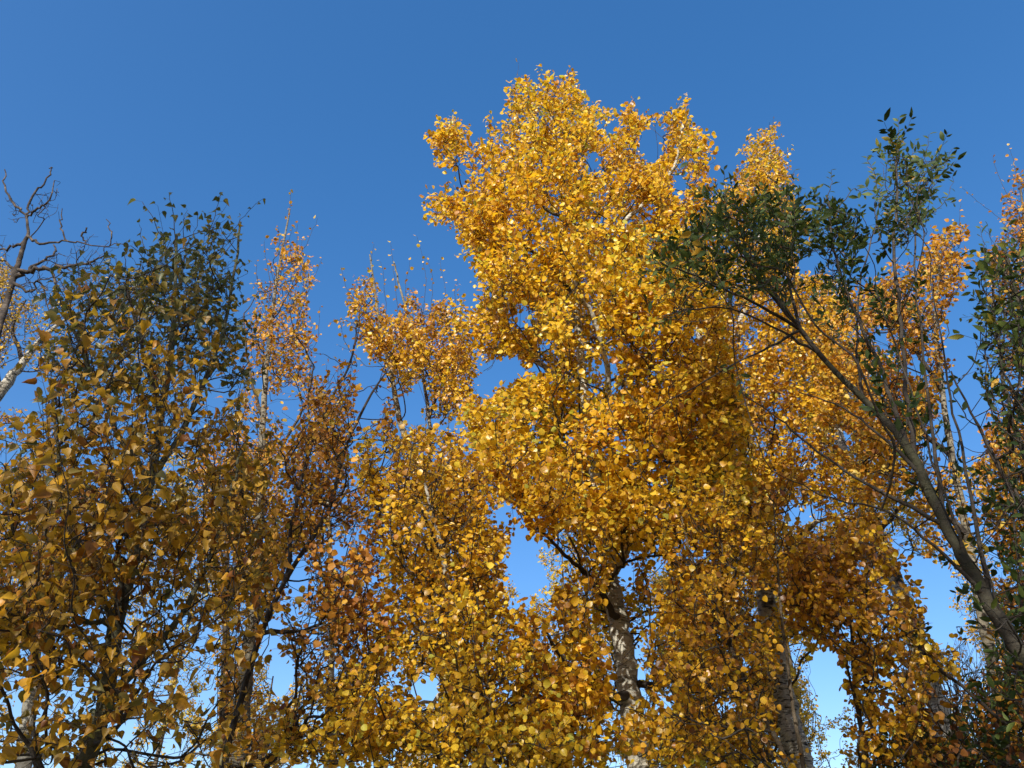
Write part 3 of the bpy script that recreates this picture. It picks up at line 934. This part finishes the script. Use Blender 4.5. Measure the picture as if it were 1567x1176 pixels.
# right edge aspen
tree('aspen_tree', 'orange-red aspen at the right edge with sparse curling leaves on its uppermost sprays', 'tree', SAP, 67,
     [(1660, 1176), (1630, 900), (1605, 700), (1585, 500), (1572, 380), (1562, 290)],
     5.4, (22, 18, 14, 9, 5, 2),
     polys=[[(1545, 250), (1567, 260), (1640, 300), (1660, 760), (1660, 1000), (1590, 1080), (1530, 960), (1525, 800), (1500, 720), (1510, 640), (1540, 600), (1530, 500), (1510, 410), (1530, 360)]],
     limbs=[([(1605, 700), (1560, 620), (1530, 560)], (5.4, 5.1), (6, 2)), ([(1590, 560), (1550, 470), (1530, 400)], (5.4, 5.2), (6, 2))],
     whips=[([(1560, 375), (1530, 335), (1495, 308), (1474, 288)], 5.3, 9), ([(1565, 340), (1535, 285), (1518, 240)], 5.3, 8), ([(1562, 300), (1552, 250), (1543, 222)], 5.4, 8),
            ([(1550, 420), (1520, 370), (1500, 345)], 5.2, 8)],
     depth=0.9, nattr=1000, nleaf=7000, lsize=0.046, lmat=M_RUST, bark=B_YOUNG, twigmat=B_DARK, tone=(0.58, 0.2), clump=0.12)

# elms with small dark leaves
tree('elm_tree', 'dark green small-leaved elm whose heavy mossy stem leans in from the right edge', 'tree', 'dark green elms', 71,
     [(1690, 1240), (1625, 1110), (1567, 1010), (1510, 915), (1448, 805), (1405, 715), (1370, 660), (1320, 610), (1265, 555), (1225, 505), (1190, 455), (1155, 400)],
     (3.0, 3.3), (24, 23, 21, 18, 15, 12.5, 11, 9, 7.5, 6, 4.5, 3),
     polys=[[(1090, 290), (1150, 300), (1215, 285), (1240, 310), (1290, 305), (1320, 335), (1322, 420), (1285, 460), (1230, 450), (1180, 455), (1140, 480), (1080, 470),
             (1030, 500), (1000, 495), (1040, 450), (990, 425), (1000, 370), (1060, 345)],
            [(1372, 200), (1392, 240), (1445, 240), (1430, 290), (1410, 330), (1425, 370), (1380, 400), (1345, 380), (1326, 310), (1340, 250)],
            [(1240, 440), (1330, 430), (1420, 430), (1430, 620), (1410, 760), (1330, 620), (1250, 500)],
            [(1180, 500), (1150, 560), (1060, 600), (1110, 555)], [(1360, 620), (1500, 640), (1520, 860), (1400, 760)]],
     weights=(1.0, 1.5, 0.2, 0.4, 0.15), holes=[(1225, 400, 14, 20), (1240, 420, 14, 14), (1330, 300, 8, 40)],
     limbs=[([(1400, 705), (1388, 600), (1378, 500), (1370, 380), (1372, 280), (1376, 215)], (3.12, 3.2), (7, 2)),
            ([(1385, 685), (1350, 570), (1305, 470), (1275, 380), (1268, 300)], (3.14, 3.0), (6, 2)),
            ([(1225, 505), (1150, 462), (1080, 430), (1010, 400)], (3.25, 2.9), (5, 2)), ([(1265, 555), (1205, 480), (1150, 410), (1105, 340)], (3.22, 3.0), (6, 2)),
            ([(1250, 540), (1180, 500), (1100, 470), (1010, 485)], (3.22, 3.4), (4, 1.5)), ([(1225, 505), (1205, 420), (1200, 340), (1208, 285)], (3.25, 3.3), (4, 1.5)),
            ([(1448, 805), (1330, 742), (1250, 690), (1190, 640), (1130, 600)], (3.06, 3.3), (5, 1.5)),
            ([(1405, 715), (1350, 670), (1290, 625), (1220, 600)], (3.1, 3.3), (5, 1.5)),
            ([(1510, 915), (1430, 835), (1350, 780), (1270, 762), (1200, 730)], (3.03, 2.8), (5, 1.5)),
            ([(1225, 505), (1180, 530), (1115, 562), (1050, 600), (990, 635)], (3.25, 3.2), (4, 1.5)),
            ([(1520, 930), (1478, 720), (1450, 580), (1425, 430)], (3.02, 2.9), (5, 1.5)),
            ([(1448, 805), (1425, 650), (1410, 520), (1400, 380), (1415, 270)], (3.07, 3.3), (5, 1.5)),
            ([(1320, 610), (1310, 520), (1320, 420), (1345, 330)], (3.17, 3.3), (4, 1.5)),
            ([(1480, 860), (1440, 740), (1380, 560), (1340, 440)], (3.05, 2.9), (4, 1.5))],
     whips=[([(1372, 260), (1377, 220), (1375, 180)], 3.2, 16), ([(1398, 310), (1412, 250), (1421, 206)], 3.2, 16), ([(1405, 320), (1438, 270), (1457, 228)], 3.2, 16),
            ([(1350, 300), (1336, 262), (1328, 238)], 3.2, 12), ([(1100, 345), (1065, 300), (1040, 260)], 3.0, 18), ([(1115, 340), (1110, 300), (1107, 262)], 3.0, 12),
            ([(1070, 400), (1015, 410), (976, 428)], 2.9, 14), ([(1060, 470), (1020, 490), (983, 507)], 3.0, 14), ([(1185, 345), (1205, 300), (1215, 262)], 3.1, 14),
            ([(1250, 330), (1270, 290), (1274, 262)], 3.1, 12), ([(1280, 330), (1305, 290), (1322, 300)], 3.1, 10), ([(1040, 380), (1005, 368), (975, 345)], 3.0, 12),
            ([(1090, 430), (1040, 445), (990, 460)], 2.9, 14), ([(1150, 350), (1150, 310), (1140, 275)], 3.1, 12), ([(1390, 300), (1395, 250), (1400, 215)], 3.3, 14),
            ([(1360, 330), (1345, 300), (1322, 285)], 3.1, 11), ([(1420, 330), (1445, 310), (1460, 270)], 3.2, 10), ([(1100, 560), (1130, 575), (1140, 600)], 3.2, 9)],
     depth=0.6, nattr=620, nleaf=5600, leaf='elm', lsize=0.060, lmat=M_ELM, bark=B_ELM, twigmat=B_DARK, tone=(0.42, 0.22), clump=0.20, per=(8, 13), shoot=(0.14, 0.28),
     droop=0.1, petioles=False, facing=0.2)
tree('elm_tree', 'thinly leaved green elm of many slim upright stems at the right edge', 'tree', 'dark green elms', 73,
     [(1720, 1240), (1660, 1000), (1625, 860), (1595, 700), (1575, 560), (1555, 450), (1535, 370)],
     3.2, (16, 14, 12, 9, 7, 5, 3),
     polys=[[(1500, 365), (1540, 365), (1640, 380), (1640, 700), (1600, 760), (1540, 690), (1505, 610), (1485, 560), (1495, 440)],
            [(1440, 640), (1640, 760), (1640, 1176), (1540, 1100), (1470, 900), (1480, 760)]],
     weights=(1, 0.4),
     limbs=[([(1640, 930), (1580, 800), (1510, 680), (1455, 570)], (3.2, 3.1), (7, 2)), ([(1610, 800), (1550, 640), (1525, 500), (1515, 400)], (3.2, 3.0), (6, 2)),
            ([(1660, 1000), (1600, 940), (1560, 860), (1540, 700)], (3.2, 3.3), (7, 2)), ([(1640, 930), (1560, 780), (1490, 640)], (3.2, 3.4), (6, 2)),
            ([(1690, 1120), (1600, 1060), (1540, 960), (1500, 840)], (3.2, 3.0), (7, 2))],
     whips=[([(1520, 420), (1505, 380), (1500, 352)], 3.1, 9), ([(1540, 400), (1545, 370), (1540, 345)], 3.1, 8), ([(1480, 640), (1455, 600), (1440, 575)], 3.1, 8)],
     depth=0.6, nattr=800, nleaf=2700, leaf='elm', lsize=0.062, lmat=M_ELM, bark=B_ELM, twigmat=B_DARK, tone=(0.5, 0.22), clump=0.12, per=(3, 7), shoot=(0.10, 0.24),
     droop=0.1, petioles=False, facing=0.2)
tree('shrub', 'dark shrub of small narrow leaves in the lower right corner', 'shrub', None, 79,
     [(1480, 1260), (1475, 1210), (1470, 1170), (1462, 1130)], 4.6, (10, 8, 6, 4),
     polys=[[(1340, 1120), (1400, 1090), (1460, 1110), (1520, 1060), (1640, 1040), (1640, 1220), (1320, 1220)],
            [(1400, 960), (1560, 900), (1600, 1060), (1400, 1080)]], weights=(1, 0.12), depth=0.6, nattr=700, nleaf=2600, leaf='elm', lsize=0.066,
     limbs=[([(1475, 1210), (1420, 1150), (1380, 1120)], 4.6, (7, 3)), ([(1475, 1210), (1540, 1140), (1570, 1080)], 4.6, (7, 3)), ([(1478, 1230), (1360, 1190), (1340, 1150)], 4.6, (7, 3))],
     lmat=M_ELM, bark=B_DARK, twigmat=B_DARK, tone=(0.4, 0.25), clump=0.12, petioles=False, droop=0.2, facing=0.2)
tree('shrub', 'leafless shrub of fine upright twigs against the blue gap, beside the white birch trunk', 'shrub', None, 83,
     [(1470, 1260), (1465, 1220), (1462, 1180), (1458, 1140)], 6.5, (9, 8, 6, 5),
     polys=[[(1430, 990), (1500, 960), (1530, 1080), (1540, 1176), (1400, 1176), (1410, 1080)]], depth=0.6, nattr=420, nleaf=0, bark=B_DARK, twigmat=B_DARK, clump=0.12, up=0.6, bf=0.6)

tree('aspen_sapling', 'low rusty sapling with a few golden leaves mixed into the dark shrub at lower right', 'tree', SAP, 85,
     [(1580, 1240), (1560, 1180), (1530, 1110), (1500, 1050)], 4.4, (8, 7, 5, 3),
     polys=[[(1380, 1040), (1460, 1060), (1567, 1000), (1640, 1040), (1640, 1210), (1350, 1210)]], limbs=[([(1560, 1180), (1500, 1150), (1440, 1120)], 4.4, (5, 2))],
     depth=0.6, nattr=400, nleaf=2000, lsize=0.046, lmat=M_RUST, bark=B_DARK, twigmat=B_DARK, tone=(0.4, 0.25), clump=0.12)

# birches
BIR = 'white-barked birches'
tree('birch_tree', 'birch with bright white peeling trunk rising from the lower right corner behind the saplings', 'tree', BIR, 89,
     [(1470, 1200), (1455, 1150), (1440, 1095), (1422, 1040), (1400, 980), (1378, 910), (1345, 820), (1310, 740), (1284, 670), (1268, 600), (1258, 520), (1255, 460)],
     7.5, (32, 30, 28, 25, 23, 21, 18, 16, 14, 11, 7, 3),
     polys=[[(1190, 500), (1240, 455), (1290, 445), (1330, 520), (1330, 640), (1400, 760), (1440, 850), (1400, 860), (1300, 760), (1220, 640)]],
     holes=[(1420, 900, 30, 40)],
     limbs=[([(1345, 820), (1390, 760), (1420, 700)], (7.5, 7.2), (6, 2)), ([(1284, 670), (1240, 600), (1210, 530)], (7.5, 7.8), (6, 2))],
     depth=1.1, nattr=1000, nleaf=8500, lsize=0.050, lmat=M_BACK, bark=B_BIRCH, twigmat=B_DARK, tone=(0.6, 0.2), clump=0.15, petioles=False)
tree('birch_tree', 'distant birch showing a narrow white sliver of trunk between the two thickest grey trunks', 'tree', BIR, 97,
     [(1136, 1200), (1133, 1100), (1130, 1000), (1124, 920), (1118, 850), (1110, 760)],
     10.5, (12, 11, 10, 9, 7, 4),
     polys=[[(1020, 880), (1100, 840), (1180, 880), (1220, 1000), (1260, 1176), (1010, 1176), (1000, 1000)]],
     limbs=[([(1130, 1000), (1160, 930), (1190, 890)], 10.5, (4, 2))],
     depth=1.5, nattr=700, nleaf=7000, lsize=0.048, lmat=M_BACK, bark=B_BIRCH, twigmat=B_DARK, tone=(0.5, 0.2), clump=0.2, petioles=False)
tree('birch_tree', 'birch with black-scarred white trunk leaning steeply in from the left edge', 'tree', BIR, 101,
     [(-180, 900), (-110, 770), (-50, 670), (0, 600), (35, 556), (62, 520), (100, 490), (140, 470), (190, 445), (240, 430)],
     8.0, (18, 17, 17, 15, 10, 6, 4, 3, 2.5, 2),
     polys=[[(20, 480), (70, 440), (200, 410), (270, 450), (260, 560), (130, 610), (40, 570)], [(-60, 380), (10, 400), (28, 440), (25, 520), (5, 570), (-60, 570)],
            [(20, 460), (60, 465), (60, 500), (30, 500)]],
     weights=(0.5, 2.6, 1.5), depth=0.9, nattr=900, nleaf=4300, lsize=0.042, lmat=M_BACK, bark=B_BIRCH, twigmat=B_DEAD, tone=(0.42, 0.25), clump=0.13, petioles=False, per=(2, 5),
     limbs=[([(62, 520), (90, 560), (130, 570)], 8.0, (5, 2)), ([(35, 556), (20, 500), (40, 460)], 8.0, (5, 2)), ([(0, 600), (-10, 520), (-5, 450)], 8.0, (7, 3))])

# the dead tree
tree('dead_tree', 'leafless dead tree with crooked dark branches against the sky at the left edge', 'tree', None, 103,
     [(-150, 1250), (-120, 1000), (-75, 760), (-35, 600), (2, 490), (21, 425), (31, 394), (38, 369), (43, 359), (41, 334)],
     7.2, (12, 11, 11, 10, 8.5, 7, 6, 5, 4, 3),
     polys=[[(45, 400), (130, 360), (180, 340), (190, 410), (120, 440), (80, 480), (30, 440)], [(5, 275), (30, 270), (30, 350), (15, 350)], [(45, 300), (95, 275), (90, 330), (45, 350)],
            [(-60, 360), (25, 360), (20, 400), (-60, 400)]],
     limbs=[([(41, 334), (45, 307), (66, 282), (79, 261), (75, 257)], 7.2, (3.5, 1)), ([(38, 334), (21, 310), (7, 282), (9, 261)], (7.2, 7.4), (4, 1.2)),
            ([(41, 334), (55, 322), (73, 310), (82, 279)], (7.2, 7.0), (4, 1.2)), ([(43, 363), (63, 373), (98, 372), (129, 373), (190, 375)], (7.2, 6.9), (4, 1)),
            ([(21, 425), (45, 415), (70, 411), (101, 408), (139, 401), (157, 392)], (7.2, 7.0), (7, 2)), ([(24, 425), (52, 408), (84, 387), (80, 376)], (7.2, 7.5), (5, 1.5)),
            ([(129, 373), (127, 360), (131, 348)], 6.95, (4, 1.5)), ([(98, 372), (92, 345), (96, 322)], 7.0, (3, 1)), ([(166, 374), (170, 360), (164, 335)], 6.9, (3, 1)),
            ([(22, 432), (45, 446), (62, 433), (75, 470)], (7.2, 7.0), (4, 1.5)), ([(31, 370), (10, 381), (-10, 378)], (7.2, 7.3), (4, 1.5)),
            ([(21, 425), (10, 400), (-30, 398)], (7.2, 7.3), (4, 1.5)), ([(70, 411), (92, 450), (76, 490)], (7.1, 7.2), (3, 1))],
     depth=0.35, nattr=420, nleaf=0, bark=B_DEAD, twigmat=B_DEAD, clump=0.12, up=0.2, bf=0.25, twr=0.0017, kink=0.014)

# thin stems at lower left
tree('aspen_tree', 'thin straight dark stem standing close beside the smooth pale stem at lower left', 'tree', SAP, 107,
     [(338, 1200), (343, 1080), (346, 960), (347, 860), (350, 760), (356, 680)], 5.6, (12, 11, 10, 8, 6, 3),
     polys=[[(300, 660), (400, 640), (440, 760), (420, 900), (300, 900)]], depth=0.7, nattr=350, nleaf=2000, lsize=0.040, lmat=M_RUST, bark=B_DARK, twigmat=B_DARK, tone=(0.62, 0.18), petioles=False)
tree('aspen_tree', 'grey-stemmed young aspen at the lower left corner behind the big-leaved poplar', 'tree', SAP, 109,
     [(28, 1220), (38, 1130), (50, 1050), (60, 960), (66, 860), (70, 760)], 4.6, (20, 17, 14, 11, 8, 4),
     polys=[[(-80, 640), (30, 620), (110, 680), (160, 860), (140, 1000), (-80, 1000)]], depth=0.8, nattr=600, nleaf=4000, lsize=0.041, lmat=M_RUST, bark=B_ASPEN, twigmat=B_DARK, tone=(0.6, 0.18), petioles=False)
tree('aspen_tree', 'slim grey-stemmed aspen seen in the loose foliage between leaning sapling and yellow sapling', 'tree', SAP, 113,
     [(500, 1210), (505, 1100), (507, 980), (506, 880), (504, 800), (500, 730)], 5.8, (12, 10, 9, 8, 5, 3),
     polys=[[(440, 720), (560, 720), (600, 860), (600, 1000), (560, 1080), (470, 1060), (440, 940)]], holes=[(530, 900, 20, 30), (470, 990, 20, 40)],
     depth=0.8, nattr=300, nleaf=1500, lsize=0.040, lmat=M_RUST, bark=B_ASPEN, twigmat=B_DARK, tone=(0.62, 0.22), petioles=False)

# farther aspens seen through the gaps
FAR = 'distant sunlit aspens'


def far_tree(label, seed, cx, top, hw, D, nleaf, tone=0.6, lean=0, bottom=1200, kind='aspen_tree'):
    ys = np.linspace(bottom, top + 25, 6)
    vx = 783.5 + (cx - 783.5) * (ys + 1200) / (900 + 1200.0)
    tr = [(x + lean * (bottom - y) / 1000, y) for x, y in zip(vx, ys)]
    k = np.linspace(0, 1, 9)
    r_ = np.random.default_rng(seed)
    prof = hw * np.sin(np.clip(k * 1.9 + 0.12, 0, 1.7)) * r_.uniform(0.75, 1.15, 9)
    yy = top + (bottom + 30 - top) * k
    cxs = np.interp(-yy, [-bottom, -top], [tr[0][0], tr[-1][0]])
    prof[0] = 8
    prof = prof / np.sin(np.clip(k * 1.9 + 0.12, 0, 1.7)) * np.sin(np.clip(k * 4 + 0.35, 0, 1.6))
    prof[0] = 10
    pr2 = prof * r_.uniform(0.8, 1.2, 9)
    poly = [(a - b, c) for a, b, c in zip(cxs, prof, yy)] + [(a + b, c) for a, b, c in zip(cxs, pr2, yy)][::-1]
    tree(kind, label, 'tree', FAR, seed, tr, D, (6, 5.5, 5, 4, 3, 2), polys=[poly], depth=1.5, nattr=600, nleaf=int(nleaf * 1.1), lsize=0.052, lmat=M_BACK,
         bark=B_YOUNG, twigmat=B_DARK, tone=(tone, 0.2), clump=0.22, petioles=False, twr=0.002)


far_tree('distant pale gold aspen glowing through the middle of the big-leaved poplar', 201, 300, 620, 120, 12.5, 9000, 0.68)
far_tree('distant pale aspen whose crown shows behind the poplar at the left edge', 207, 10, 650, 80, 13.0, 5000, 0.5)
far_tree('distant light gold aspen seen in the notch just left of the thick grey trunk', 211, 862, 815, 85, 12.0, 6000, 0.65)
far_tree('distant aspen crown behind the round-leaved yellow sapling', 223, 700, 790, 85, 11.0, 7000, 0.5)
far_tree('distant low aspen filling the bottom edge below the leaning dark sapling', 227, 440, 1010, 90, 12.5, 4000, 0.55)
far_tree('distant aspen behind the thick grey trunk on its right side', 229, 1060, 840, 90, 10.0, 7000, 0.45)
far_tree('distant gold aspen peeping out below the crossing bare elm branches', 233, 1188, 560, 90, 12.0, 7000, 0.62)
far_tree('distant low aspen between the bottom blue gap and the white birch trunk', 239, 1370, 1060, 60, 12.0, 3000, 0.5)

far_tree('distant thin orange aspen behind the grey stems at the lower right edge', 241, 1500, 820, 55, 11.0, 3000, 0.35)

# ------------------------------------------------------------------ tall trees behind the viewer, whose shade falls on the near saplings
def shade_tree(i, x, y, h, seed, src=None):
    if src is not None:
        r = src.copy(); COL.objects.link(r)
        for ch in src.children:
            c = ch.copy(); COL.objects.link(c); c.parent = r
            for g in ch.children:
                d = g.copy(); COL.objects.link(d); d.parent = c
        r.location = (x, y, 0)
        r.rotation_euler = (0, 0, seed * 1.3)
        r.scale = (1, 1, h / 11.0)
        return r
    rng = np.random.default_rng(seed)
    tw = [(0, 0, 0), (0.1, 0, 2.5), (0.0, 0.1, 5), (0.1, 0.1, 7.5), (0, 0, 10.6)]
    root = bpy.data.objects.new('aspen_tree', None); COL.objects.link(root)
    m = Mesh()
    P, R = smooth(np.array(tw, float), [0.16, 0.13, 0.10, 0.06, 0.015], 6)
    tube(m, P, R, 10, rng, 0.05)
    m.build('trunk', B_ASPEN, root, (0, 0, 0))
    n = 420
    z = rng.uniform(2.2, 10.9, n)
    rr = 1.75 * np.sin(np.clip((11.3 - z) / 9.3, 0, 1) ** 0.75 * math.pi * 0.75) * np.sqrt(rng.uniform(0.05, 1, n))
    th = rng.uniform(0, 2 * math.pi, n)
    C = np.stack([rr * np.cos(th), rr * np.sin(th), z], 1)
    tm = Mesh()
    st = C * np.array([0, 0, 1]) - np.array([0, 0, 1]) * (rr * 0.7)[:, None]
    st[:, 2] = np.maximum(st[:, 2], 1.6)
    rods(tm, st, C, 0.012, 0.004, 4)
    nl = 7800
    ii = rng.integers(0, n, nl)
    pb = C[ii] + rng.normal(size=(nl, 3)) * 0.20
    v, f, co = leaves_mesh(rng, pb, rng.normal(size=(nl, 3)) + np.array([0, 0, -0.4]), rng.normal(size=(nl, 3)) + np.array([0, 0, 0.5]),
                           np.full(nl, 0.065), rng.normal(0.5, 0.18, nl), 'aspen')
    lm = Mesh(); lm.add(v, f)
    cr = lm.build('crown', M_GOLD, root, (0, 0, 0), co)
    tm.build('twigs', B_DARK, cr, (0, 0, 0))
    root.location = (x, y, 0)
    return root


SH = [(-6.4, -5.2, 9.8), (-3.9, -4.4, 10.6), (-1.4, -5.0, 10.0), (1.3, -4.4, 10.4), (3.8, -5.1, 9.6), (6.6, -4.6, 9.8)]
where = ['behind the viewer, first from the left', 'behind the viewer, second from the left', 'behind the viewer, third from the left',
         'behind the viewer, third from the right', 'behind the viewer, second from the right', 'behind the viewer, first from the right']
s0 = None
for i, ((x, y, h), w) in enumerate(zip(SH, where)):
    r = shade_tree(i, x, y, h, 300 + i, s0)
    if s0 is None:
        s0 = r
    r['label'] = 'tall golden aspen standing ' + w
    r['category'] = 'tree'
    r['group'] = 'tall aspens behind the viewer'
